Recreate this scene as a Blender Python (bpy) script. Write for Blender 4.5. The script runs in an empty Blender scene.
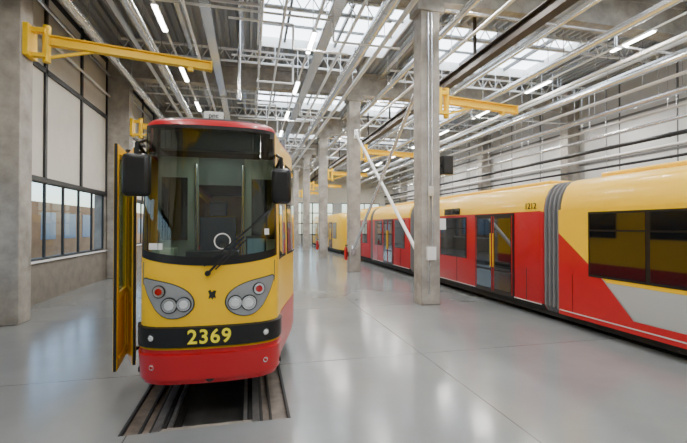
import bpy, bmesh, math, random
from mathutils import Vector, Matrix
random.seed(4)
sc = bpy.context.scene
COL = sc.collection

# ------------------------------------------------------------------ materials
def newmat(name):
    m = bpy.data.materials.new(name); m.use_nodes = True
    nt = m.node_tree
    return m, nt, nt.nodes['Principled BSDF']

def mat(name, col, rough=0.5, metal=0.0, noise=0.0, nscale=3.0, coat=0.0, bump=0.0, bscale=40, emit=None, estr=0):
    m, nt, b = newmat(name)
    b.inputs['Base Color'].default_value = (*col, 1)
    b.inputs['Roughness'].default_value = rough
    b.inputs['Metallic'].default_value = metal
    b.inputs['Coat Weight'].default_value = coat
    b.inputs['Coat Roughness'].default_value = 0.05
    if emit:
        b.inputs['Emission Color'].default_value = (*emit, 1)
        b.inputs['Emission Strength'].default_value = estr
    if noise > 0 or bump > 0:
        geo = nt.nodes.new('ShaderNodeNewGeometry')
        n = nt.nodes.new('ShaderNodeTexNoise'); n.inputs['Scale'].default_value = nscale
        n.inputs['Detail'].default_value = 8; n.inputs['Roughness'].default_value = 0.62
        nt.links.new(geo.outputs['Position'], n.inputs['Vector'])
        cr = nt.nodes.new('ShaderNodeValToRGB')
        cr.color_ramp.elements[0].position = 0.3; cr.color_ramp.elements[1].position = 0.7
        cr.color_ramp.elements[0].color = (*[c*(1-noise) for c in col], 1)
        cr.color_ramp.elements[1].color = (*[min(1, c*(1+noise)) for c in col], 1)
        nt.links.new(n.outputs['Fac'], cr.inputs['Fac'])
        nt.links.new(cr.outputs['Color'], b.inputs['Base Color'])
        if bump > 0:
            n2 = nt.nodes.new('ShaderNodeTexNoise'); n2.inputs['Scale'].default_value = bscale
            nt.links.new(geo.outputs['Position'], n2.inputs['Vector'])
            bp = nt.nodes.new('ShaderNodeBump'); bp.inputs['Strength'].default_value = bump
            bp.inputs['Distance'].default_value = 0.01
            nt.links.new(n2.outputs['Fac'], bp.inputs['Height'])
            nt.links.new(bp.outputs['Normal'], b.inputs['Normal'])
    return m

def glassmat(name, tint, refl=0.05, rough=0.02):
    m = bpy.data.materials.new(name); m.use_nodes = True
    nt = m.node_tree; nt.nodes.clear()
    out = nt.nodes.new('ShaderNodeOutputMaterial')
    mix = nt.nodes.new('ShaderNodeMixShader')
    tr = nt.nodes.new('ShaderNodeBsdfTransparent'); tr.inputs[0].default_value = (*tint, 1)
    gl = nt.nodes.new('ShaderNodeBsdfGlossy'); gl.inputs['Roughness'].default_value = rough
    lw = nt.nodes.new('ShaderNodeLayerWeight'); lw.inputs['Blend'].default_value = 0.5
    pw = nt.nodes.new('ShaderNodeMath'); pw.operation = 'POWER'; pw.inputs[1].default_value = 5
    ad = nt.nodes.new('ShaderNodeMath'); ad.operation = 'MULTIPLY_ADD'; ad.inputs[1].default_value = .9; ad.inputs[2].default_value = refl
    ad.use_clamp = True
    nt.links.new(lw.outputs['Facing'], pw.inputs[0]); nt.links.new(pw.outputs[0], ad.inputs[0]); nt.links.new(ad.outputs[0], mix.inputs[0])
    nt.links.new(tr.outputs[0], mix.inputs[1]); nt.links.new(gl.outputs[0], mix.inputs[2])
    nt.links.new(mix.outputs[0], out.inputs[0])
    return m

def floormat():
    m, nt, b = newmat('polished_concrete_floor')
    geo = nt.nodes.new('ShaderNodeNewGeometry')
    n = nt.nodes.new('ShaderNodeTexNoise'); n.inputs['Scale'].default_value = 0.55
    n.inputs['Detail'].default_value = 10; n.inputs['Roughness'].default_value = 0.58
    nt.links.new(geo.outputs['Position'], n.inputs['Vector'])
    cr = nt.nodes.new('ShaderNodeValToRGB')
    cr.color_ramp.elements[0].position = 0.25; cr.color_ramp.elements[1].position = 0.75
    cr.color_ramp.elements[0].color = (0.180, 0.190, 0.190, 1)
    cr.color_ramp.elements[1].color = (0.250, 0.260, 0.257, 1)
    nt.links.new(n.outputs['Fac'], cr.inputs['Fac'])
    br = nt.nodes.new('ShaderNodeTexBrick'); br.offset = 0; br.squash = 1
    br.inputs['Scale'].default_value = 1
    br.inputs['Color1'].default_value = (1, 1, 1, 1); br.inputs['Color2'].default_value = (.96, .96, .96, 1)
    br.inputs['Mortar'].default_value = (0.35, 0.35, 0.35, 1)
    br.inputs['Mortar Size'].default_value = 0.007
    br.inputs['Mortar Smooth'].default_value = 0.0
    br.inputs['Brick Width'].default_value = 3.95; br.inputs['Row Height'].default_value = 3.95
    mp = nt.nodes.new('ShaderNodeMapping'); mp.inputs['Location'].default_value = (1.2, 1.75, 0)
    nt.links.new(geo.outputs['Position'], mp.inputs['Vector'])
    nt.links.new(mp.outputs['Vector'], br.inputs['Vector'])
    mx = nt.nodes.new('ShaderNodeMix'); mx.data_type = 'RGBA'; mx.blend_type = 'MULTIPLY'
    mx.inputs['Factor'].default_value = 1
    nt.links.new(cr.outputs['Color'], mx.inputs['A']); nt.links.new(br.outputs['Color'], mx.inputs['B'])
    nt.links.new(mx.outputs['Result'], b.inputs['Base Color'])
    n2 = nt.nodes.new('ShaderNodeTexNoise'); n2.inputs['Scale'].default_value = 0.9; n2.inputs['Detail'].default_value = 2
    nt.links.new(geo.outputs['Position'], n2.inputs['Vector'])
    mr = nt.nodes.new('ShaderNodeMapRange'); mr.inputs['From Min'].default_value = 0.3; mr.inputs['From Max'].default_value = 0.7
    mr.inputs['To Min'].default_value = 0.15; mr.inputs['To Max'].default_value = 0.21
    nt.links.new(n2.outputs['Fac'], mr.inputs['Value']); nt.links.new(mr.outputs['Result'], b.inputs['Roughness'])
    b.inputs['Specular IOR Level'].default_value = 0.8
    return m

M = {}
M['floor'] = floormat()
M['conc'] = mat('concrete', (0.34, 0.315, 0.28), 0.8, noise=0.32, nscale=2.2, bump=0.3)
M['conc_d'] = mat('plinth_concrete', (0.21, 0.185, 0.155), 0.85, noise=0.2, nscale=3, bump=0.3)
M['deck'] = mat('roof_deck_steel', (0.38, 0.385, 0.39), 0.45, 0.2)
M['panel'] = mat('wall_panel', (0.62, 0.59, 0.52), 0.6, noise=0.04)
M['panel_w'] = mat('wall_panel_white', (0.74, 0.74, 0.72), 0.6, noise=0.03)
M['panel_g'] = mat('wall_panel_grey', (0.48, 0.485, 0.475), 0.6, noise=0.04)
M['frame'] = mat('window_frame_dark', (0.015, 0.017, 0.019), 0.4)
M['gframe'] = mat('panel_joint_grey', (0.12, 0.12, 0.12), 0.5)
M['galv'] = mat('galvanised_steel', (0.76, 0.78, 0.81), 0.25, 0.85)
M['white'] = mat('white_painted_steel', (0.82, 0.82, 0.81), 0.4)
M['bronze'] = mat('dark_beam_steel', (0.06, 0.045, 0.035), 0.45, 0.3)
M['blackp'] = mat('black_pipe', (0.010, 0.010, 0.011), 0.4)
M['crane'] = mat('crane_yellow', (0.96, 0.61, 0.0), 0.5)
M['yel'] = mat('tram_yellow_paint', (0.95, 0.555, 0.0), 0.36, coat=0.28)
M['red'] = mat('tram_red_paint', (0.49, 0.003, 0.010), 0.35, coat=0.3)
M['tgrey'] = mat('tram_light_grey_paint', (0.52, 0.53, 0.52), 0.35, coat=0.3)
M['blk'] = mat('black_plastic', (0.006, 0.006, 0.007), 0.35)
M['rub'] = mat('black_rubber', (0.010, 0.010, 0.010), 0.7)
M['bel'] = mat('bellows_grey', (0.15, 0.15, 0.155), 0.7)
M['dglass'] = mat('dark_tinted_glass', (0.006, 0.007, 0.008), 0.03, coat=1.0)
M['wind'] = glassmat('windscreen_glass', (0.54, 0.66, 0.59), 0.08)
M['glass'] = glassmat('clear_glass', (0.85, 0.92, 0.95), 0.04)
M['chrome'] = mat('chrome', (0.85, 0.86, 0.88), 0.12, 1.0)
M['lens'] = mat('lamp_lens', (0.75, 0.78, 0.80), 0.08, coat=1, metal=0.3)
M['redlens'] = mat('red_lens', (0.40, 0.003, 0.003), 0.1, coat=1)
M['eye'] = mat('lamp_housing_grey', (0.33, 0.34, 0.35), 0.3, 0.3)
M['rail'] = mat('rail_steel', (0.45, 0.43, 0.41), 0.28, 0.85, noise=0.2, nscale=9)
M['rust'] = mat('steel_cover_plate', (0.16, 0.13, 0.105), 0.55, 0.2, noise=0.45, nscale=6)
M['under'] = mat('underframe_dark', (0.018, 0.017, 0.016), 0.7)
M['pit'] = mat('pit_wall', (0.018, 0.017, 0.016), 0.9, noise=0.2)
M['int'] = mat('cab_interior_grey', (0.12, 0.14, 0.13), 0.6)
M['intl'] = mat('cab_interior_light', (0.36, 0.40, 0.34), 0.6)
M['seat'] = mat('seat_fabric', (0.03, 0.04, 0.07), 0.9)
M['led'] = mat('led_tube', (1, 1, 1), 0.5, emit=(1.0, 0.96, 0.89), estr=30)
M['sky'] = mat('skylight_diffuser', (0.8, 0.85, 0.9), 0.4, emit=(0.80, 0.90, 1.0), estr=6.5)
M['paper'] = mat('paper_white', (0.8, 0.8, 0.78), 0.6)
M['digit'] = mat('digit_yellow', (0.95, 0.82, 0.02), 0.5)
M['bluew'] = mat('outside_window_blue', (0.22, 0.34, 0.48), 0.1)
M['brown'] = mat('outside_facade', (0.50, 0.28, 0.13), 0.8, noise=0.15, nscale=1)
M['asph'] = mat('outside_ground', (0.2, 0.2, 0.19), 0.9, noise=0.1)
M['firered'] = mat('extinguisher_red', (0.50, 0.006, 0.006), 0.3, coat=0.5)

# ------------------------------------------------------------------ mesh builder
class MB:
    def __init__(s): s.v = []; s.f = []; s.m = []; s.mats = []
    def mi(s, k):
        if k not in s.mats: s.mats.append(k)
        return s.mats.index(k)
    def face(s, pts, k):
        b = len(s.v); s.v += [tuple(p) for p in pts]
        s.f.append(tuple(range(b, b+len(pts)))); s.m.append(s.mi(k))
    def box(s, x0, x1, y0, y1, z0, z1, k):
        s.hexa([(x0,y0,z0),(x1,y0,z0),(x1,y1,z0),(x0,y1,z0),(x0,y0,z1),(x1,y0,z1),(x1,y1,z1),(x0,y1,z1)], k)
    def hexa(s, p, k):
        b = len(s.v); s.v += [tuple(q) for q in p]; i = s.mi(k)
        for f in ((0,3,2,1),(4,5,6,7),(0,1,5,4),(1,2,6,5),(2,3,7,6),(3,0,4,7)):
            s.f.append(tuple(b+j for j in f)); s.m.append(i)
    def beam(s, a, b, w, h, k, up=(0,0,1)):
        a = Vector(a); b = Vector(b); d = (b-a).normalized(); up = Vector(up)
        if abs(d.dot(up)) > 0.99: up = Vector((0,1,0))
        sd = d.cross(up).normalized()*(w/2); u = sd.cross(d).normalized()*(h/2)
        s.hexa([a-sd-u, a+sd-u, b+sd-u, b-sd-u, a-sd+u, a+sd+u, b+sd+u, b-sd+u], k)
    def cyl(s, a, b, r, k, n=12, r2=None):
        a = Vector(a); b = Vector(b); d = (b-a).normalized(); r2 = r if r2 is None else r2
        t = Vector((0,0,1)) if abs(d.z) < 0.9 else Vector((1,0,0))
        x = d.cross(t).normalized(); y = d.cross(x).normalized()
        base = len(s.v); i = s.mi(k)
        for c, rr in ((a, r), (b, r2)):
            for j in range(n):
                an = 2*math.pi*j/n; s.v.append(tuple(c + x*(rr*math.cos(an)) + y*(rr*math.sin(an))))
        for j in range(n):
            s.f.append((base+j, base+(j+1)%n, base+n+(j+1)%n, base+n+j)); s.m.append(i)
        s.f.append(tuple(base+j for j in range(n))[::-1]); s.m.append(i)
        s.f.append(tuple(base+n+j for j in range(n))); s.m.append(i)
    def path(s, pts, r, k, n=10):
        for a, b in zip(pts[:-1], pts[1:]): s.cyl(a, b, r, k, n)
    def grid(s, rows, k, kf=None):
        base = len(s.v); R = len(rows); C = len(rows[0])
        for r in rows: s.v += [tuple(p) for p in r]
        for i in range(R-1):
            for j in range(C-1):
                kk = kf(i, j) if kf else k
                if kk is None: continue
                s.f.append((base+i*C+j, base+i*C+j+1, base+(i+1)*C+j+1, base+(i+1)*C+j)); s.m.append(s.mi(kk))
    def build(s, name, parent=None, bevel=0, ang=32, recalc=True):
        me = bpy.data.meshes.new(name); me.from_pydata(s.v, [], s.f)
        for k in s.mats: me.materials.append(M[k])
        me.polygons.foreach_set('material_index', s.m)
        if recalc:
            bm = bmesh.new(); bm.from_mesh(me)
            bmesh.ops.recalc_face_normals(bm, faces=bm.faces)
            bm.to_mesh(me); bm.free()
        me.polygons.foreach_set('use_smooth', [True]*len(me.polygons))
        me.set_sharp_from_angle(angle=math.radians(ang))
        ob = bpy.data.objects.new(name, me); COL.objects.link(ob)
        if parent: ob.parent = parent
        if bevel:
            md = ob.modifiers.new('bevel', 'BEVEL'); md.width = bevel; md.segments = 3; md.limit_method = 'ANGLE'
        return ob

def empty(name, loc=(0,0,0)):
    e = bpy.data.objects.new(name, None); COL.objects.link(e); e.location = (0,0,0); return e

def text(body, size, loc, rot, k, parent, name, off=0.0, ext=0.003, sx=1.0):
    c = bpy.data.curves.new(name, 'FONT'); c.body = body; c.size = size; c.extrude = ext; c.offset = off
    c.align_x = 'CENTER'; c.align_y = 'CENTER'
    o = bpy.data.objects.new(name, c); COL.objects.link(o); o.location = loc; o.rotation_euler = rot
    o.scale = (sx, 1, 1)
    c.materials.append(M[k]); o.parent = parent; return o

# ------------------------------------------------------------------ room dims
XL, XR, Y0, Y1 = -5.6, 17.0, -8.0, 46.0
ZR = 9.15
PORT = [-5.7, 2.2, 10.1, 18.0, 26.0, 34.0, 42.0]
PX0, PX1, PY0, PY1 = -1.28, 0.44, 4.42, 34.0

mb = MB()
T = -0.3
mb.box(XL-.3, XR+.3, Y0-.3, PY0, T, 0, 'floor')
mb.box(XL-.3, PX0, PY0, PY1, T, 0, 'floor')
mb.box(PX1, XR+.3, PY0, PY1, T, 0, 'floor')
mb.box(XL-.3, XR+.3, PY1, Y1+.3, T, 0, 'floor')
mb.build('floor')

TX = -0.43
mb = MB()
pi0, pi1 = TX-.37, TX+.37
mb.box(PX0, pi0-.16, PY0, PY1, -.3, -.035, 'rust')
mb.box(pi1+.16, PX1, PY0, PY1, -.3, -.035, 'rust')
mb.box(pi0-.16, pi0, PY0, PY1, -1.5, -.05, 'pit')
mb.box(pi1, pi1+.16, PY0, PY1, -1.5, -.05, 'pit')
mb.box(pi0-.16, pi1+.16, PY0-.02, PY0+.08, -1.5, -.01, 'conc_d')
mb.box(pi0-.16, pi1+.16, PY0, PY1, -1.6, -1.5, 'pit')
for sx in (-1, 1):
    xr = TX+sx*.5
    mb.box(xr-.075, xr+.075, PY0, PY1, -.05, -.02, 'under')
    mb.box(xr-.038, xr+.038, PY0, PY1, -.02, 0.012, 'rail')
    mb.box(TX+sx*.385-.02, TX+sx*.385+.02, PY0+.08, PY1, -.05, 0.0, 'rail')
    xo = PX0 if sx < 0 else PX1
    mb.box(xo-(.03 if sx>0 else 0), xo+(.03 if sx<0 else 0), PY0, PY1, -.035, 0.004, 'under')
    mb.box(TX+sx*.66-.012, TX+sx*.66+.012, PY0, PY1, -.035, -.004, 'under')
mb.build('inspection_pit')

mb = MB()
for c in (7.62,):
    for sx in (-1, 1):
        mb.box(c+sx*.5-.035, c+sx*.5+.035, Y0+.3, Y1-.3, 0.0005, 0.012, 'rail')
        mb.box(c+sx*.5-.11, c+sx*.5-.04, Y0+.3, Y1-.3, 0.0005, 0.004, 'under')
mb.build('track_rails')

# ------------------------------------------------------------------ left wall
mb = MB()
H = ZR+.3
mb.box(XL-.35, XL, Y0-.3, Y1+.3, -.3, 1.1, 'conc_d')
mb.box(XL-.35, XL-.03, Y0-.3, Y1+.3, 3.4, H, 'panel')
for p in PORT + [Y1]:
    mb.box(XL-.35, XL-.02, p-.5, p+.5, 1.1, 3.4, 'conc')
mb.build('wall_left')
mb = MB()
mb.box(XL-.06, XL+.06, Y0, Y1, 1.1, 1.15, 'white')
mb.build('trim_window_sill')
mb = MB()
for z in (3.38, 6.45, 8.7):
    mb.box(XL-.05, XL+.03, Y0, Y1, z-.07, z+.07, 'frame')
for a, b in zip(PORT[:-1], PORT[1:]):
    n = 3; L = (b-a)-.5
    for i in range(0, n+1):
        y = a+.25+L*i/n
        mb.box(XL-.05, XL+.03, y-.06, y+.06, 3.38, H-.3, 'frame')
mb.build('trim_wall_frame_grid')
wn = 0
for a, b in zip(PORT[:-1], PORT[1:]):
    wn += 1
    e = MB()
    ya, yb = a+.5, b-.5
    e.box(XL-.08, XL-.02, ya, yb, 1.15, 1.22, 'frame'); e.box(XL-.08, XL-.02, ya, yb, 3.28, 3.38, 'frame')
    n = 6
    for i in range(n+1):
        y = ya+(yb-ya)*i/n
        e.box(XL-.08, XL-.02, y-.035, y+.035, 1.2, 3.3, 'frame')
    e.face([(XL-.05, ya, 1.2), (XL-.05, yb, 1.2), (XL-.05, yb, 3.3), (XL-.05, ya, 3.3)], 'glass')
    e.build('window_%d' % wn)

# right wall
mb = MB()
mb.box(XR, XR+.35, Y0-.3, Y1+.3, -.3, 1.1, 'conc_d')
mb.box(XR, XR+.35, Y0-.3, Y1+.3, 1.1, H, 'panel_g')
mb.build('wall_right')
mb = MB()
for z in (3.3, 5.3, 7.2):
    mb.box(XR-.04, XR+.02, Y0, Y1, z-.05, z+.05, 'gframe')
for a, b in zip(PORT[:-1], PORT[1:]):
    for i in range(1, 3):
        y = a+(b-a)*i/3
        mb.box(XR-.035, XR+.02, y-.03, y+.03, 1.1, H-.4, 'gframe')
    mb.box(XR-.03, XR+.02, a+.6, b-.6, 5.4, 7.1, 'panel_w')
    mb.box(XR-.03, XR+.02, a+.6, b-.6, 3.4, 5.2, 'panel_w')
mb.build('trim_wall_frame_right')
mb = MB()
mb.box(XL-.35, XR+.35, Y0-.35, Y0, -.3, H, 'panel_g')
mb.build('wall_back')
mb = MB()
mb.box(XL-.35, XR+.35, Y1, Y1+.3, 4.8, H, 'panel')
for x0, x1 in ((XL-.35, -4.2), (1.8, 3.4), (9.5, 10.5), (15.2, XR+.35)):
    mb.box(x0, x1, Y1, Y1+.3, -.3, 4.8, 'panel_g')
mb.build('wall_far')
dn = 0
for x0, x1 in ((-4.2, 1.8), (3.4, 9.5), (10.5, 15.2)):
    dn += 1
    e = MB(); n = 5
    e.box(x0, x1, Y1+.05, Y1+.13, 0, 1.1, 'panel_g')
    for i in range(n+1):
        x = x0+(x1-x0)*i/n; e.box(x-.06, x+.06, Y1+.03, Y1+.15, 0, 4.8, 'frame')
    for z in (1.1, 2.4, 3.6, 4.75):
        e.box(x0, x1, Y1+.03, Y1+.15, z-.05, z+.05, 'frame')
    e.face([(x0, Y1+.08, 1.1), (x1, Y1+.08, 1.1), (x1, Y1+.08, 4.7), (x0, Y1+.08, 4.7)], 'glass')
    e.build('door_%d' % dn)

# ------------------------------------------------------------------ ceiling (corrugated) with skylights
SK = []
for a in PORT[:-1]:
    SK.append((0.3, 5.3, a+2.0, a+5.6)); SK.append((6.9, 12.6, a+2.6, a+6.2))
def corr(mb, x0, x1, y0, y1):
    x = x0; P = []
    st = .28
    while x < x1-1e-4:
        for dx, z in ((0, ZR), (.09, ZR), (.13, ZR+.12), (.24, ZR+.12)):
            if x+dx < x1: P.append((x+dx, z))
        x += st
    P.append((x1, ZR))
    mb.grid([[(p[0], y0, p[1]) for p in P], [(p[0], y1, p[1]) for p in P]], 'deck')
mb = MB()
xs = [XL-.3, .3, 5.3, 6.9, 12.6, XR+.3]
corr(mb, xs[0], xs[1], Y0-.3, Y1+.3); corr(mb, xs[2], xs[3], Y0-.3, Y1+.3); corr(mb, xs[4], xs[5], Y0-.3, Y1+.3)
for (xa, xb, off) in ((.3, 5.3, 0), (6.9, 12.6, 1)):
    ys = [Y0-.3]
    for s_ in SK[off::2]: ys += [s_[2], s_[3]]
    ys.append(Y1+.3)
    for i in range(0, len(ys), 2): corr(mb, xa, xb, ys[i], ys[i+1])
mb.box(XL-.35, XR+.35, Y0-.35, Y1+.35, ZR+.45, ZR+.6, 'deck')
mb.build('ceiling', recalc=False)
for (xa, xb, ya, yb) in SK:
    e = MB()
    e.box(xa-.05, xb+.05, ya-.05, yb+.05, ZR+.30, ZR+.33, 'sky')
    e.box(xa-.06, xa, ya, yb, ZR-.08, ZR+.3, 'white'); e.box(xb, xb+.06, ya, yb, ZR-.08, ZR+.3, 'white')
    e.box(xa, xb, ya-.06, ya, ZR-.08, ZR+.3, 'white'); e.box(xa, xb, yb, yb+.06, ZR-.08, ZR+.3, 'white')
    n = 5
    for i in range(1, n):
        x = xa+(xb-xa)*i/n; e.box(x-.04, x+.04, ya, yb, ZR+.14, ZR+.28, 'gframe')
    for i in range(1, 3):
        y = ya+(yb-ya)*i/3; e.box(xa, xb, y-.02, y+.02, ZR+.16, ZR+.26, 'gframe')
    e.build('skylight')

for p in PORT:
    e = MB()
    e.box(XL, XR, p-.25, p+.25, 8.15, 9.12, 'conc')
    e.box(XL, XR, p-.34, p+.34, 8.95, 9.14, 'conc')
    e.build('roof_beam')
def column(x0, x1, y, hw=.25, name='concrete_column'):
    e = MB()
    e.box(x0, x1, y-hw, y+hw, 0, 8.15, 'conc')
    return e.build(name, bevel=.02)
for p in PORT:
    column(XL+.01, -4.78, p, .26)
    column(4.42, 4.96, p, .25)
    column(XR-.75, XR-.01, p, .26)
    e = MB()
    e.box(4.30, 5.08, p-.3, p+.3, 7.85, 8.14, 'conc')
    e.build('column_capital', bevel=.03)
for x in (-4.2, -2.2, -.3, 5.75, 6.5, 13.4, 15.2):
    e = MB()
    e.box(x-.07, x+.07, Y0, Y1, 9.08, 9.12, 'galv'); e.box(x-.07, x+.07, Y0, Y1, 8.84, 8.87, 'galv')
    e.box(x-.012, x+.012, Y0, Y1, 8.86, 9.09, 'galv')
    e.build('roof_purlin')
def lattice(x0, x1, y, z0, z1):
    e = MB()
    e.beam((x0, y, z0), (x1, y, z0), .07, .07, 'white'); e.beam((x0, y, z1), (x1, y, z1), .07, .07, 'white')
    n = int((x1-x0)/.55)
    for i in range(n):
        xa = x0+(x1-x0)*i/n; xb = x0+(x1-x0)*(i+1)/n; xm = (xa+xb)/2
        e.cyl((xa, y, z0), (xm, y, z1), .018, 'white', 6); e.cyl((xm, y, z1), (xb, y, z0), .018, 'white', 6)
    e.build('lattice_joist')
for a in PORT[1:5]:
    lattice(6.0, 16.2, a+2.3, 8.5, 8.95)
    lattice(-4.6, 4.3, a+1.7, 8.5, 8.95); lattice(-4.6, 4.3, a+5.9, 8.5, 8.95); lattice(6.0, 16.2, a+6.5, 8.5, 8.95)

e = MB()
e.cyl((4.75, 17.70, 6.3), (4.75, 10.38, .98), .055, 'white', 14)
e.cyl((4.60, 17.70, 1.0), (4.60, 10.38, 6.08), .055, 'galv', 14)
for (y, z, x) in ((17.73, 6.32, 4.75), (17.73, 1.0, 4.6), (10.37, .95, 4.75), (10.37, 6.1, 4.6)):
    e.box(x-.1, x+.1, y-.015, y+.015, z-.22, z+.22, 'galv')
e.build('cross_brace')

def jib(px, py, z, ex, ey, nm='jib_crane'):
    e = MB()
    d = Vector((ex-px, ey-py, 0)).normalized(); a = Vector((px, py, z))
    q = a + d*.35
    e.box(px, px+.1, py-.2, py+.2, z-.45, z+.25, 'crane')
    e.box(px+.02, px+.36, py-.07, py+.07, z+.12, z+.22, 'crane')
    e.box(px+.02, px+.36, py-.07, py+.07, z-.42, z-.34, 'crane')
    e.cyl((q.x, q.y, z-.5), (q.x, q.y, z+.32), .08, 'crane', 14)
    b = Vector((ex, ey, z))
    for dz in (.1, -.1): e.beam(q+Vector((0,0,dz)), b+Vector((0,0,dz)), .16, .02, 'crane')
    e.beam(q, b, .015, .2, 'crane')
    e.beam(q+Vector((0,0,-.4)), q+d*.9+Vector((0,0,-.1)), .05, .06, 'crane')
    e.beam(b-d*.01, b+d*.02, .2, .24, 'crane')
    e.box(b.x-.06-d.x*.5, b.x+.06-d.x*.5, b.y-.06-d.y*.5, b.y+.06-d.y*.5, z-.2, z-.1, 'crane')
    e.build(nm)
for i, p in enumerate(PORT):
    jib(-4.775, p, 6.25, -1.0, p+.8)
    jib(4.965, p, 5.6, 7.8, p+.45)

# ------------------------------------------------------------------ pipes & services
def hang(e, x, z, r, ys, k='galv', zt=8.9):
    for y in ys:
        e.cyl((x, y, z+r*.5), (x, y, zt), .012, k, 5)
YS = [y for y in [a+1.2 for a in PORT]+[a+5 for a in PORT[:-1]]]
def pipe(x, z, r, k, name, n=16):
    e = MB(); e.cyl((x, Y0+.05, z), (x, Y1-.05, z), r, k, n)
    y = Y0+2
    while y < Y1-1:
        e.cyl((x, y, z), (x, y+.05, z), r*1.12, k, n); y += 2.6
    hang(e, x, z, r, YS); e.build(name)
pipe(-4.45, 7.7, .14, 'galv', 'ventilation_duct')
pipe(-3.05, 7.75, .13, 'galv', 'ventilation_duct')
pipe(-2.75, 7.40, .05, 'galv', 'water_pipe')
pipe(-4.0, 7.1, .04, 'white', 'water_pipe')
pipe(-3.6, 8.0, .07, 'white', 'water_pipe')
pipe(-1.7, 7.85, .06, 'galv', 'water_pipe')
pipe(.3, 7.9, .05, 'galv', 'water_pipe')
pipe(.9, 7.85, .04, 'white', 'water_pipe')
pipe(3.4, 7.65, .17, 'galv', 'ventilation_duct')
pipe(3.9, 7.6, .07, 'white', 'water_pipe')
pipe(2.9, 7.9, .05, 'white', 'water_pipe')
pipe(5.35, 7.6, .09, 'galv', 'water_pipe')
pipe(6.1, 7.5, .05, 'white', 'water_pipe')
pipe(7.7, 7.8, .06, 'white', 'water_pipe')
pipe(8.1, 7.5, .05, 'galv', 'water_pipe')
pipe(9.6, 7.35, .11, 'galv', 'ventilation_duct')
pipe(10.2, 7.75, .06, 'white', 'water_pipe')
pipe(11.5, 7.3, .06, 'white', 'water_pipe')
pipe(12.0, 6.95, .11, 'galv', 'ventilation_duct')
pipe(12.5, 7.6, .06, 'white', 'water_pipe')
pipe(13.5, 7.0, .06, 'white', 'water_pipe')
pipe(14.2, 6.7, .12, 'galv', 'ventilation_duct')
pipe(14.6, 6.3, .05, 'white', 'water_pipe')
pipe(15.0, 6.0, .07, 'galv', 'water_pipe')
pipe(15.9, 5.65, .09, 'blackp', 'heating_pipe')
pipe(15.9, 5.25, .06, 'white', 'water_pipe')
pipe(15.95, 4.8, .06, 'blackp', 'heating_pipe')
pipe(15.95, 4.3, .05, 'white', 'water_pipe')
def tray(x, z, w, k, name):
    e = MB()
    e.box(x-w/2, x+w/2, Y0+.05, Y1-.05, z, z+.012, k)
    e.box(x-w/2, x-w/2+.012, Y0+.05, Y1-.05, z, z+.09, k); e.box(x+w/2-.012, x+w/2, Y0+.05, Y1-.05, z, z+.09, k)
    hang(e, x-w/2+.02, z, .02, YS); hang(e, x+w/2-.02, z, .02, YS); e.build(name)
tray(-1.2, 8.0, .3, 'galv', 'cable_tray'); tray(2.3, 8.0, .35, 'galv', 'cable_tray'); tray(8.6, 7.9, .3, 'galv', 'cable_tray')
tray(13.2, 7.5, .3, 'galv', 'cable_tray')
def girder(x, z):
    e = MB()
    e.box(x-.14, x+.14, Y0+.05, Y1-.05, z+.13, z+.16, 'bronze'); e.box(x-.14, x+.14, Y0+.05, Y1-.05, z-.19, z-.15, 'bronze')
    e.box(x-.02, x+.02, Y0+.05, Y1-.05, z-.16, z+.14, 'bronze')
    for y in YS: e.box(x-.04, x+.04, y-.04, y+.04, z+.15, 8.9, 'bronze')
    e.build('catenary_girder')
girder(6.9, 7.25)
for p in PORT[1:6]:
    e = MB()
    e.path([(-4.7, p+1.0, 7.95), (2.3, p+1.0, 7.95), (2.3, p+1.0, 7.35), (4.3, p+1.0, 7.35)], .035, 'white', 8)
    e.path([(-.6, p+1.4, 7.9), (1.2, p+1.4, 7.9), (1.2, p+1.4, 7.2), (2.8, p+1.4, 7.2)], .035, 'white', 8)
    e.path([(-.6, p+3.4, 7.7), (1.4, p+3.4, 7.7), (1.4, p+3.4, 6.9), (.2, p+3.4, 6.9)], .035, 'white', 8)
    e.path([(5.0, p-.5, 7.8), (10.5, p-.5, 7.8), (10.5, p-.5, 7.4), (16.1, p-.5, 7.4)], .04, 'galv', 8)
    e.build('conduit_run')
e = MB()
e.cyl((-.35, 13.2, 6.3), (-.35, 13.2, 8.9), .05, 'galv', 12); e.cyl((-.35, 13.2, 6.15), (-.35, 13.2, 6.35), .08, 'galv', 12)
e.build('exhaust_drop_pipe')
# ------------------------------------------------------------------ linear lights
def lightrow(x, z, ys, w=.10, L=1.4):
    e = MB()
    e.box(x-.03, x+.03, Y0+.1, Y1-.1, z+.055, z+.09, 'white')
    hang(e, x, z+.08, .01, YS); e.build('light_trunking')
    for y in ys:
        e = MB()
        e.box(x-w*.8, x+w*.8, y, y+L, z+.012, z+.05, 'white')
        e.box(x-w/2, x+w/2, y+.03, y+L-.03, z-.02, z+.012, 'led')
        ob = e.build('linear_light_fixture')
        ld = bpy.data.lights.new('lamp', 'AREA'); ld.shape = 'RECTANGLE'; ld.size = w; ld.size_y = L-.1
        ld.energy = 88; ld.color = (1, .97, .92)
        lo = bpy.data.objects.new('lamp', ld); COL.objects.link(lo); lo.location = (x, y+L/2, z-.03); lo.parent = ob
sp = 3.95
ysA = [10.5+sp*(i-4) for i in range(0, 13)]
lightrow(-2.3, 7.5, ysA); lightrow(1.75, 7.5, [y+.5 for y in ysA])
lightrow(5.75, 8.05, [y-1.8 for y in ysA]); lightrow(10.9, 7.5, [y+2.2-sp for y in ysA])
lightrow(15.3, 7.0, [y+3.4-sp for y in ysA])

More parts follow.
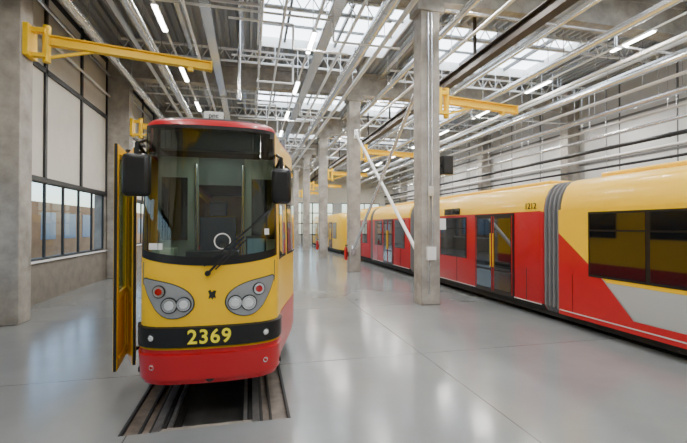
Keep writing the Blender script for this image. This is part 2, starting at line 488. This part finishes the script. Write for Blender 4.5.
# ------------------------------------------------------------------ column accessories
e = MB()
e.cyl((4.62, 9.82, .3), (4.62, 9.82, 7.8), .018, 'galv', 8); e.cyl((4.72, 9.82, 1.2), (4.72, 9.82, 7.8), .018, 'galv', 8)
e.box(4.55, 4.80, 9.75, 9.845, 1.2, 1.55, 'white'); e.box(4.58, 4.74, 9.76, 9.845, 2.9, 3.15, 'galv')
e.build('column_conduit')
e = MB()
e.box(4.97, 5.1, 9.95, 10.1, 3.7, 3.78, 'blk'); e.box(5.06, 5.36, 9.86, 10.12, 3.5, 4.0, 'blk'); e.box(5.08, 5.34, 9.84, 9.87, 3.53, 3.97, 'under')
e.box(4.97, 5.16, 9.9, 10.05, 2.0, 2.3, 'white')
e.cyl((5.0, 10.0, 2.3), (5.0, 10.0, 5.0), .022, 'blackp', 8)
e.build('loudspeaker', bevel=.02)
for p in (18.0, 26.0):
    e = MB(); x = 4.3; y = p-.1
    e.cyl((x, y, .55), (x, y, 1.05), .08, 'firered', 16); e.cyl((x, y, 1.05), (x, y, 1.15), .08, 'firered', 16, .03)
    e.cyl((x, y, 1.15), (x, y, 1.22), .025, 'blk', 8); e.box(x-.03, x+.09, y-.02, y+.02, 1.2, 1.24, 'blk')
    e.path([(x, y-.05, 1.2), (x, y-.12, 1.0), (x, y-.11, .65)], .012, 'blk', 6); e.box(x+.05, 4.415, y-.04, y+.04, .7, .9, 'blk')
    e.build('fire_extinguisher')
e = MB()
e.cyl((XL+.12, Y0+.3, 8.1), (XL+.12, Y1-.3, 8.1), .06, 'galv', 10)
e.cyl((XL+.10, Y0+.3, 7.3), (XL+.10, Y1-.3, 7.3), .04, 'white', 10)
e.build('wall_pipe')
for p in PORT[3:5]:
    e = MB()
    e.box(-4.775, -4.66, p-.12, p+.12, 1.3, 1.8, 'white')
    e.cyl((-4.74, p+.18, 1.5), (-4.74, p+.18, 5.6), .02, 'galv', 8)
    e.build('control_cabinet')

# ------------------------------------------------------------------ outside
e = MB(); e.box(-60, 60, -40, 110, -.6, -.35, 'asph'); e.build('outdoor_ground')
e = MB()
e.box(-24, -16, -10, 90, -.4, 4.0, 'brown')
for i in range(24):
    y = -8+i*4
    e.box(-16, -15.95, y, y+2.4, 1.0, 3.2, 'bluew')
e.build('outdoor_building')

# ================================================================== foreground tram
YF = 4.66
OUT = [(0,0),(.15,.003),(.3,.012),(.45,.032),(.56,.06),(.65,.105),(.71,.155),(.75,.22),(.775,.32),(.80,.5),(.85,.8),(.95,1.25),(1.07,1.75),(1.15,2.15),(1.185,2.5),(1.19,3.0),(1.19,5.0),(1.19,7.0),(1.19,9.0),(1.19,11.0),(1.19,13.0)]
ARC = [0]
for a, b in zip(OUT[:-1], OUT[1:]): ARC.append(ARC[-1]+math.hypot(b[0]-a[0], b[1]-a[1]))
def outl(u):
    s = 1 if u >= 0 else -1; t = min(abs(u), ARC[-1]-1e-6)
    for i in range(len(ARC)-1):
        if t <= ARC[i+1]:
            k = (t-ARC[i])/(ARC[i+1]-ARC[i])
            return s*(OUT[i][0]*(1-k)+OUT[i+1][0]*k), OUT[i][1]*(1-k)+OUT[i+1][1]*k
def sstep(a, b, x):
    t = max(0, min(1, (x-a)/(b-a))); return t*t*(3-2*t)
WT = 3.24; RT = 3.36
def S0(u, z):
    x, y = outl(u)
    fw = 1-sstep(.3, 2.6, y)
    lean = .10*sstep(1.5, 3.4, z) + .02*sstep(1.1, .3, z)
    y += lean*fw
    x *= 1-.03*sstep(1.7, 3.4, z)
    if z > WT:
        k = min(1, (z-WT)/(RT-WT)); ins = .12*(1-math.sqrt(max(0, 1-k*k)))+.02*k
        s = 1 if u >= 0 else -1
        x -= s*min(abs(x), ins*abs(x)/.75 if abs(x) < .75 else ins)
        y += ins*1.2*fw
    if z < .5:
        k = (.5-z)/.15; x *= 1-.03*k; y += .03*k*fw
    return Vector((TX+x, YF+y, z))
def Sn(u, z, off):
    d = .01
    a = S0(u-d, z); b = S0(u+d, z); t = (b-a); n = Vector((t.y, -t.x, 0)).normalized()
    return S0(u, z)+n*off
tram = empty('yellow_red_tram')
US = sorted(set([-a for a in ARC]+ARC+[-.80, .80, -.9, .9]))
US2 = [US[0]]
for u in US[1:]:
    if u-US2[-1] > .02: US2.append(u)
US = US2
def bend(u): return .10*min(1, (abs(u)/.8))**2
ROWS = [.35, .5, .76, 1.01, 1.35, 1.66, 2.0, 2.4, 2.8, WT, WT+.03, WT+.055, WT+.075, WT+.098, WT+.113, RT]
def rowz(i, u):
    z = ROWS[i]
    if i == 5: z += bend(u)
    return z
rows = [[S0(u, rowz(i, u)) for u in US] for i in range(len(ROWS))]
WU = .80
def kf(i, j):
    um = (US[j]+US[j+1])/2
    if 5 <= i < 9 and abs(um) < WU: return None
    if i < 2: return 'red'
    if i >= 9: return 'red' if i < 12 else 'under'
    return 'yel'
mb = MB(); mb.grid(rows, 'yel', kf)
C = len(US); last = rows[-1]
for j in range(C//2):
    if C-1-j-1 <= j: break
    mb.face([last[j], last[j+1], last[C-2-j], last[C-1-j]], 'under')
mb.face([r[0] for r in rows]+[r[-1] for r in rows[::-1]], 'yel')
mb.build('body_shell', tram, recalc=False, ang=40)

mb = MB(); nu = 32; us = [-WU+2*WU*i/nu for i in range(nu+1)]
fr = [0, .03, .06]+[.06+.86*i/10 for i in range(1, 10)]+[.90, .94, .975, 1]
def wz(t, u): 
    zb = 1.66+bend(u); return zb+(WT-zb)*t
rr = [[Sn(u, wz(t, u), .006) for u in us] for t in fr]
def wk(i, j):
    t = (fr[i]+fr[i+1])/2
    if t < .05 or t > .96 or j < 1 or j >= nu-1: return 'blk'
    if (t < .09 or t > .92) and (j < 2 or j >= nu-2): return 'blk'
    return 'wind'
mb.grid(rr, 'wind', wk); mb.build('windscreen', tram, recalc=False)
mb = MB()
mb.box(TX-.55, TX+.55, YF+.20, YF+.34, 2.98, 3.19, 'blk'); mb.box(TX-.5, TX+.5, YF+.195, YF+.202, 3.01, 3.16, 'under')
mb.box(TX-.72, TX+.72, YF+.16, YF+.62, 1.45, 1.70, 'int')
mb.box(TX-.30, TX+.30, YF+.30, YF+.55, 1.70, 1.80, 'blk')
mb.box(TX-.66, TX-.42, YF+.24, YF+.5, 1.70, 1.84, 'intl')
mb.box(TX+.38, TX+.62, YF+.26, YF+.4, 1.70, 1.98, 'blk'); mb.box(TX+.40, TX+.60, YF+.255, YF+.262, 1.75, 1.95, 'bluew')
mb.box(TX-.22, TX+.24, YF+1.0, YF+1.12, 1.5, 2.22, 'seat'); mb.box(TX-.1, TX+.12, YF+1.0, YF+1.1, 2.24, 2.42, 'seat')
mb.box(TX-.85, TX-.3, YF+1.5, YF+1.54, .5, 3.1, 'intl'); mb.box(TX+.35, TX+.85, YF+1.5, YF+1.54, .5, 3.1, 'intl')
mb.box(TX-.3, TX+.35, YF+1.5, YF+1.54, .5, 1.5, 'int'); mb.box(TX-.3, TX+.35, YF+1.5, YF+1.54, 2.7, 3.1, 'int')
mb.box(TX-.80, TX-.45, YF+1.48, YF+1.5, 1.9, 2.8, 'dglass'); mb.box(TX+.45, TX+.80, YF+1.48, YF+1.5, 1.9, 2.8, 'dglass')
mb.box(TX-.8, TX+.8, YF+.3, YF+12, .45, .5, 'under')
for sx in (-1, 1):
    mb.cyl((TX+sx*.5, YF+1.6, 2.75), (TX+sx*.9, YF+12, 2.75), .02, 'crane', 8)
    mb.cyl((TX+sx*.33, YF+1.48, .6), (TX+sx*.33, YF+1.48, 3.0), .02, 'galv', 8)
    for r in range(5):
        yy = YF+2.3+r*1.6
        mb.box(TX+sx*.72-.2, TX+sx*.72+.2, yy, yy+.4, .9, .97, 'seat'); mb.box(TX+sx*.72-.2, TX+sx*.72+.2, yy+.38, yy+.44, .9, 1.6, 'firered')
mb.cyl((TX+.1, YF+.55, 1.75), (TX+.1, YF+.62, 1.88), .03, 'blk', 10)
mb.build('cab_interior', tram)
for yy, en in ((1.0, 5), (4.0, 18)):  # added fill lights that brighten the interior behind the windscreen
    ld = bpy.data.lights.new('cab_fill_light', 'AREA'); ld.size = .35; ld.energy = en; ld.color = (.95, 1, .93)
    lo = bpy.data.objects.new('cab_fill_light', ld); COL.objects.link(lo); lo.location = (TX, YF+yy, 3.15); lo.parent = tram
mb = MB()
n = 24
for i in range(n):
    a0 = 2*math.pi*i/n; a1 = 2*math.pi*(i+1)/n
    c = (.13, 1.93)
    mb.beam(Sn(c[0]+.085*math.cos(a0), c[1]+.085*math.sin(a0), .012), Sn(c[0]+.085*math.cos(a1), c[1]+.085*math.sin(a1), .012), .014, .004, 'paper', up=(0,1,0))
mb.face([Sn(u, z, .012) for u, z in ((-.66, 1.84), (-.50, 1.84), (-.50, 1.91), (-.66, 1.91))], 'paper')
mb.face([Sn(u, z, .012) for u, z in ((.60, 2.0), (.66, 2.0), (.66, 2.07), (.60, 2.07))], 'paper')
mb.build('windscreen_sticker', tram)

def band(u0, u1, z0, z1, off, k, nm, nu=30):
    mb = MB(); us = [u0+(u1-u0)*i/nu for i in range(nu+1)]
    prof = [(0, z0), (off, z0+.012), (off, z1-.012), (0, z1)]
    mb.grid([[Sn(u, z, o) for u in us] for o, z in prof], k)
    for u in (u0, u1):
        mb.face([Sn(u, z, o) for o, z in prof], k)
    return mb.build(nm, tram, ang=30)
band(-1.0, 1.0, .765, 1.0, .035, 'blk', 'bumper_strip')
band(-.98, .98, .742, .765, .02, 'yel', 'bumper_trim')
band(-1.02, 1.02, .40, .70, .03, 'red', 'bumper_lower')
def disc(mb, u, z, r, off, k, n=24, k2=None):
    c = Sn(u, z, 0); t = (Sn(u+.02, z, 0)-Sn(u-.02, z, 0)); nn = Vector((t.y, -t.x, 0)).normalized()
    mb.cyl(c, c+nn*(off), r, k, n)
    if k2: mb.cyl(c+nn*off*.5, c+nn*(off+.006), r*.72, k2, n, r*.6)
def eye(sg):
    base = [(-.74, 1.53), (-.62, 1.51), (-.48, 1.485), (-.36, 1.45), (-.26, 1.40), (-.19, 1.33), (-.165, 1.25), (-.19, 1.18), (-.26, 1.12), (-.36, 1.09), (-.46, 1.10), (-.55, 1.16), (-.63, 1.28), (-.69, 1.40)]
    return [(sg*-u, z) for u, z in base]
def grow(p, g):
    cx = sum(a for a, b in p)/len(p); cz = sum(b for a, b in p)/len(p)
    return [(cx+(a-cx)*g, cz+(b-cz)*g) for a, b in p]
mb = MB()
for sg in (-1, 1):
    p = eye(sg)
    for it in range(2):
        q = []
        for i in range(len(p)):
            a = p[i]; b = p[(i+1)%len(p)]
            q += [(a[0]*.75+b[0]*.25, a[1]*.75+b[1]*.25), (a[0]*.25+b[0]*.75, a[1]*.25+b[1]*.75)]
        p = q
    for g0, o0, g1, o1, k in ((1.05, .001, 1.04, .014, 'rub'), (1.04, .014, 1.0, .016, 'rub')):
        A = [Sn(u, z, o0) for u, z in grow(p, g0)]; B = [Sn(u, z, o1) for u, z in grow(p, g1)]
        for i in range(len(A)):
            j = (i+1) % len(A); mb.face([A[i], A[j], B[j], B[i]], k)
    prev = [Sn(u, z, .016) for u, z in p]
    for g in (.75, .5, .25):
        cur = [Sn(u, z, .016) for u, z in grow(p, g)]
        for i in range(len(prev)):
            j = (i+1) % len(prev); mb.face([prev[i], prev[j], cur[j], cur[i]], 'eye')
        prev = cur
    mb.face(prev, 'eye')
    for du, z, r, k2 in ((.53, 1.385, .062, 'redlens'), (.42, 1.235, .078, 'lens'), (.27, 1.245, .072, 'lens')):
        disc(mb, sg*du, z, r*1.15, .028, 'blk')
        disc(mb, sg*du, z, r, .036, 'chrome', k2=k2)
mb.build('headlight_clusters', tram, recalc=True)
mb = MB()
for sg in (-1, 1):
    disc(mb, sg*.60, .885, .035, .05, 'chrome', k2='lens')
    disc(mb, sg*.60, .56, .03, .04, 'chrome', k2='redlens')
mb.build('fog_lamps', tram)
mb = MB()
emb = [(-.05,1.36),(-.02,1.38),(0,1.345),(.03,1.37),(.06,1.36),(.045,1.31),(.055,1.26),(.02,1.27),(.01,1.235),(-.01,1.27),(-.045,1.25),(-.03,1.31)]
mb.face([Sn(u*.8+.02, 1.31+(z-1.31)*.8+.03, .008) for u, z in emb], 'under')
mb.build('emblem', tram)
for i, ch in enumerate('2369'):
    u = (i-1.5)*.118
    c = Sn(u, .882, .040); t = Sn(u+.03, .882, 0)-Sn(u-.03, .882, 0)
    text(ch, .215, c, (math.radians(90), 0, math.atan2(t.y, t.x)), 'digit', tram, 'fleet_number', off=.004, ext=.002)
mb = MB()
mb.cyl(Sn(-.02, 1.58, .0), Sn(-.02, 1.58, .06), .03, 'blk', 12)
mb.cyl(Sn(-.02, 1.58, .05), Sn(.36, 1.98, .05), .013, 'blk', 8)
mb.cyl(Sn(.06, 1.62, .05), Sn(.38, 1.94, .05), .008, 'blk', 8)
for i in range(10):
    t0 = i/10; t1 = (i+1)/10
    mb.beam(Sn(-.06+.72*t0, 1.66+.62*t0, .022), Sn(-.06+.72*t1, 1.66+.62*t1, .022), .02, .03, 'blk', up=(0,1,0))
mb.build('windscreen_wiper', tram)

def mirror(sg, cx, cz, w, h):
    y = YF+.12
    mb = MB(); mb.box(cx-w/2, cx+w/2, y-.07, y+.07, cz-h/2, cz+h/2, 'blk')
    mb.build('mirror_housing', tram, bevel=.055)
    mb = MB(); mb.box(cx-w/2+.03, cx+w/2-.03, y+.068, y+.074, cz-h/2+.03, cz+h/2-.03, 'chrome')
    mb.build('mirror_glass', tram)
    mb = MB()
    a = Sn(sg*.86, cz+h/2+.02, .0)
    mb.path([a, (cx, y, cz+h/2+.12), (cx, y, cz+h/2-.03)], .022, 'blk', 10)
    mb.path([Sn(sg*.86, cz+h/2+.20, 0), (cx, y, cz+h/2+.12)], .018, 'blk', 10)
    mb.build('mirror_arm', tram)
mirror(-1, -1.21, 2.66, .29, .47)
mirror(1, .36, 2.57, .23, .42)

def sidepatch(u0, u1, z0, z1, k, off, mb, nu=6):
    us = [u0+(u1-u0)*i/nu for i in range(nu+1)]
    mb.grid([[Sn(u, z, o) for u in us] for z, o in ((z0, 0), (z0, off), (z1, off), (z1, 0))], k)
    for u in (u0, u1): mb.face([Sn(u, z0, 0), Sn(u, z0, off), Sn(u, z1, off), Sn(u, z1, 0)], k)
mb = MB()
def arc_at(y): 
    for i in range(len(OUT)-1):
        if OUT[i][1] <= y <= OUT[i+1][1] and OUT[i+1][1] > OUT[i][1]:
            k = (y-OUT[i][1])/(OUT[i+1][1]-OUT[i][1]); return ARC[i]*(1-k)+ARC[i+1]*k
wins = [(.42, 1.15), (1.3, 2.2), (2.5, 3.8), (3.95, 5.25), (6.4, 7.7), (7.85, 9.1), (10.4, 11.6)]
for sg in (1, -1):
    for a, b in wins:
        if sg < 0 and a < 2.0: continue
        u0, u1 = arc_at(a), arc_at(b)
        sidepatch(sg*u0, sg*u1, 1.68, 3.02, 'rub', .006, mb)
        sidepatch(sg*(u0+.04), sg*(u1-.04), 1.72, 2.98, 'dglass', .012, mb)
for a, b in ((5.35, 6.3), (9.2, 10.3)):
    sidepatch(-arc_at(a), -arc_at(b), .5, 3.0, 'rub', .01, mb); 
sidepatch(-arc_at(.75), -arc_at(2.0), .45, 3.1, 'under', .006, mb)  # dark sheet on the shell stands for the shaded open doorway
sidepatch(arc_at(.35), arc_at(2.4), .77, .98, 'red', .006, mb)
mb.build('side_glazing', tram)

def leaf(ax, ay, bx, by, z0, z1, mb):
    A = Vector((ax, ay, 0)); B = Vector((bx, by, 0)); L = (B-A).length; d = (B-A).normalized()
    def P(t, z): return (A.x+d.x*t, A.y+d.y*t, z)
    w = .075
    mb.beam(P(w/2, z0), P(w/2, z1), .045, w, 'yel', up=d)
    mb.beam(P(L-w/2, z0), P(L-w/2, z1), .045, w, 'yel', up=d)
    mb.beam(P(w, z1-.05), P(L-w, z1-.05), .045, .1, 'yel')
    mb.beam(P(w, z0+.06), P(L-w, z0+.06), .045, .12, 'yel')
    mb.beam(P(w, 1.25), P(L-w, 1.25), .045, .07, 'yel')
    mb.beam(P(w, (z0+1.25)/2), P(L-w, (z0+1.25)/2), .02, 1.25-z0-.1, 'yel')
    mb.beam(P(w, (z1+1.25)/2), P(L-w, (z1+1.25)/2), .012, z1-1.25-.1, 'wind')
    mb.beam(P(-.012, z0), P(-.012, z1), .03, .024, 'rub', up=d)
mb = MB()
leaf(-1.555, 5.25, -1.64, 5.95, .38, 3.08, mb)
leaf(-1.40, 5.45, -1.62, 6.02, .38, 3.08, mb)
mb.beam((-1.64, 5.95, 3.12), (-1.30, 6.2, 3.12), .04, .04, 'blk'); mb.beam((-1.64, 5.95, .42), (-1.25, 6.2, .42), .04, .04, 'blk')
mb.cyl((-1.60, 5.5, 1.1), (-1.60, 5.5, 2.2), .015, 'crane', 8)
mb.build('folding_door', tram)
mb = MB()
mb.box(TX-.75, TX+.75, YF+.5, YF+12.8, .30, .42, 'under')
for by in (3.0, 9.8):
    for dy in (-.95, .95):
        for sx in (-1, 1):
            x = TX+sx*.5; yy = YF+by+dy
            mb.cyl((x-.06*sx, yy, .34), (x+.05*sx, yy, .34), .325, 'under', 28)
            mb.cyl((x+.05*sx, yy, .34), (x+.09*sx, yy, .34), .12, 'rail', 16)
        mb.cyl((TX-.6, YF+by+dy, .34), (TX+.6, YF+by+dy, .34), .06, 'rail', 10)
    for sx in (-1, 1): mb.box(TX+sx*.66-.05, TX+sx*.66+.05, YF+by-1.25, YF+by+1.25, .28, .44, 'under')
mb.cyl((TX, YF+.02, .42), (TX, YF+.5, .42), .05, 'under', 12)
mb.build('bogies', tram)
mb = MB()
mb.box(TX-.10, TX+.12, YF+.27, YF+.29, 3.34, 3.45, 'paper')
mb.box(TX-.6, TX+.6, YF+2.2, YF+4.0, 3.35, 3.50, 'under')
mb.box(TX-.5, TX+.5, YF+8.0, YF+10.0, 3.35, 3.50, 'under')
for sx in (-1, 1):
    mb.path([(TX+sx*.45, YF+5.0, 3.46), (TX+sx*.3, YF+6.4, 3.62), (TX+sx*.45, YF+5.2, 3.75)], .02, 'red', 8)
    mb.cyl((TX+sx*.45, YF+5.0, 3.34), (TX+sx*.45, YF+5.0, 3.48), .04, 'under', 8)
mb.cyl((TX-.8, YF+5.2, 3.77), (TX+.8, YF+5.2, 3.77), .02, 'rail', 8)
mb.build('roof_equipment', tram)
text('pnc', .08, (TX+.01, YF+.266, 3.40), (math.radians(90), 0, 0), 'blk', tram, 'roof_plate_text')

# ================================================================== low-floor articulated tram
SX = 6.42; W = 2.4; CX = SX+W/2
PROF = [(.08, .22), (.0, .34), (.0, 2.44), (.015, 2.58), (.06, 2.75), (.15, 2.92), (.27, 3.03), (.42, 3.08), (W/2, 3.10)]
def full(prof): return [(SX+a, z) for a, z in prof] + [(SX+W-a, z) for a, z in prof[::-1][1:]]
def artic(name, secs, noses):
    root = empty(name)
    for i, (a, b, low) in enumerate(secs):
        mb = MB(); pf = full(PROF)
        def ring(y, sc_, tz):
            return [(CX+(x-CX)*sc_, y, .22+(z-.22)*(1-tz) if z > 2 else z) for x, z in pf]
        st = []
        if noses[0] and i == 0:
            st += [(a, .72, .10), (a+.25, .82, .05), (a+.8, .93, .01), (a+1.5, 1, 0)]
        else: st += [(a, .96, .01), (a+.06, 1, 0)]
        if noses[1] and i == len(secs)-1:
            st += [(b-1.5, 1, 0), (b-.8, .93, .01), (b-.25, .82, .05), (b, .72, .10)]
        else: st += [(b-.06, 1, 0), (b, .96, .01)]
        rws = [ring(*s_) for s_ in st]
        def kk(r, j):
            z = (pf[j][1]+pf[j+1][1])/2
            return 'yel' if z > 2.44 else (low if z > .3 else 'under')
        mb.grid(rws, 'yel', kk)
        mb.face(rws[0], low); mb.face(rws[-1][::-1], low)
        mb.build('car_body', root, recalc=True, ang=35)
    for (a, b, _), (c, d, _) in zip(secs[:-1], secs[1:]):
        mb = MB(); pf = full([(p+.03, z) for p, z in PROF])
        n = 4; rws = []
        L = c-b
        for i in range(n*3+1):
            y = b+L*i/(n*3); s_ = .90 if i % 3 == 0 else 1
            rws.append([(CX+(x-CX)*s_, y, z-(.08 if i % 3 == 0 else 0)) for x, z in pf])
        mb.grid(rws, 'bel'); mb.build('bellows', root, ang=20)
    return root
def sp(mb, y0, y1, z0, z1, k, off=.01):
    mb.box(SX-off, SX+.01, y0, y1, z0, z1, k)
def spoly(mb, pts, k, off=.004):
    mb.face([(SX-off, y, z) for y, z in pts], k)
def glazing(root, wl, doors):
    mb = MB()
    for a, b in wl:
        sp(mb, a, b, 1.12, 2.37, 'blk', .012)
        n = max(1, round((b-a)/1.4))
        for i in range(n):
            p = a+(b-a)*i/n+.04; q = a+(b-a)*(i+1)/n-.04
            sp(mb, p, q, 1.16, 2.0, 'dglass', .018); sp(mb, p, q, 2.03, 2.33, 'dglass', .018)
    for a, b in doors:
        sp(mb, a, b, .30, 2.42, 'blk', .02)
        m = (a+b)/2
        for p, q in ((a+.05, m-.03), (m+.03, b-.05)):
            sp(mb, p, q, .36, 2.36, 'blk', .026); 
            sp(mb, p+.05, q-.05, .95, 2.30, 'dglass', .034); sp(mb, p+.05, q-.05, .42, .9, 'dglass', .034)
            for t0, t1 in ((p, p+.025), (q-.025, q)): sp(mb, t0, t1, .36, 2.36, 'red', .03)
        mb.cyl((SX-.06, m-.06, 1.0), (SX-.06, m-.06, 1.9), .012, 'crane', 8)
        mb.cyl((SX-.06, m+.06, 1.0), (SX-.06, m+.06, 1.9), .012, 'crane', 8)
    mb.build('windows_and_doors', root)
low = artic('articulated_low_floor_tram', [(-3.0, 7.27, 'tgrey'), (7.78, 15.0, 'red'), (15.5, 20.6, 'red'), (21.1, 26.5, 'red')], (True, True))
glazing(low, [(-1.2, 1.2), (2.9, 6.5), (11.0, 12.7), (13.0, 14.7), (16.0, 17.2), (19.0, 20.2), (21.6, 22.6), (24.4, 25.2)], [(1.4, 2.7), (8.75, 10.5), (17.4, 18.8), (22.9, 24.2)])
mb = MB()
spoly(mb, [(7.27, 2.44), (7.27, 1.95), (6.1, 1.05), (-3+1.5, 1.05), (-1.5, 2.44)], 'yel', .005)
spoly(mb, [(7.27, 1.95), (7.27, .24), (5.35, .24), (6.25, 1.16)], 'red', .008)
spoly(mb, [(5.6, .24), (5.6, .46), (-1.5, .46), (-1.5, .24)], 'red', .007)
mb.build('livery_sweep', low, recalc=False)
mb = MB()
for a, b in ((-1.5, 7.25), (7.8, 14.98), (15.52, 20.58)):
    mb.box(SX-.012, SX+.01, a, b, .32, .34, 'tgrey')
for y in (0.5, 6.9, 8.3, 11.6, 14.0, 16.5, 19.7):
    mb.box(SX-.008, SX+.01, y-.008, y+.008, .34, 1.1, 'under')
mb.box(SX-.02, SX+.01, 11.4, 12.4, 2.46, 2.66, 'dglass')
mb.box(SX+.15, SX+W-.15, -1.4, 25, .1, .24, 'under')
for y in (1.0, 5.0, 10.5, 18.0, 23.5):
    for dy in (-.85, .85):
        for sx in (-1, 1):
            mb.cyl((CX+sx*.5-.06, y+dy, .31), (CX+sx*.5+.06, y+dy, .31), .295, 'under', 20)
mb.build('running_gear', low)
text('1212', .20, (SX-.004, 8.15, 2.56), (math.radians(90), 0, math.radians(-90)), 'blk', low, 'fleet_number', off=.0, ext=.006)
mb = MB()
for (a, b) in ((-1.0, 6.8), (8.2, 14.6), (15.9, 20.2), (21.5, 25)):
    mb.box(CX-.6, CX+.6, a, b, 3.09, 3.2, 'yel')
mb.build('roof_fairings', low, bevel=.04)
oth = artic('yellow_tram', [(28.2, 35.0, 'yel'), (35.5, 43.0, 'yel')], (True, True))
glazing(oth, [(29.8, 31.2), (33.0, 34.6), (36.2, 38.2), (40.0, 41.6)], [(31.4, 32.7), (38.5, 39.8)])
mb = MB(); mb.box(SX+.15, SX+W-.15, 29, 42.5, .1, .24, 'under')
for y in (30.5, 33.5, 37.5, 41):
    for sx in (-1, 1): mb.cyl((CX+sx*.5-.06, y, .31), (CX+sx*.5+.06, y, .31), .295, 'under', 20)
mb.build('running_gear', oth)

# ------------------------------------------------------------------ world, camera
w = bpy.data.worlds.new('World'); sc.world = w; w.use_nodes = True
nt = w.node_tree; bg = nt.nodes['Background']
st = nt.nodes.new('ShaderNodeTexSky'); st.sky_type = 'NISHITA'; st.sun_disc = False
st.sun_elevation = math.radians(35); st.sun_rotation = math.radians(120)
nt.links.new(st.outputs[0], bg.inputs[0]); bg.inputs[1].default_value = 0.5

cam = bpy.data.cameras.new('camera'); co = bpy.data.objects.new('camera', cam); COL.objects.link(co)
cam.sensor_width = 36; cam.lens = 36*400/687; cam.clip_start = .05; cam.clip_end = 300
co.location = (0, 0, 2.1)
co.rotation_euler = (math.radians(90.64), 0, math.radians(-13.16))
sc.camera = co
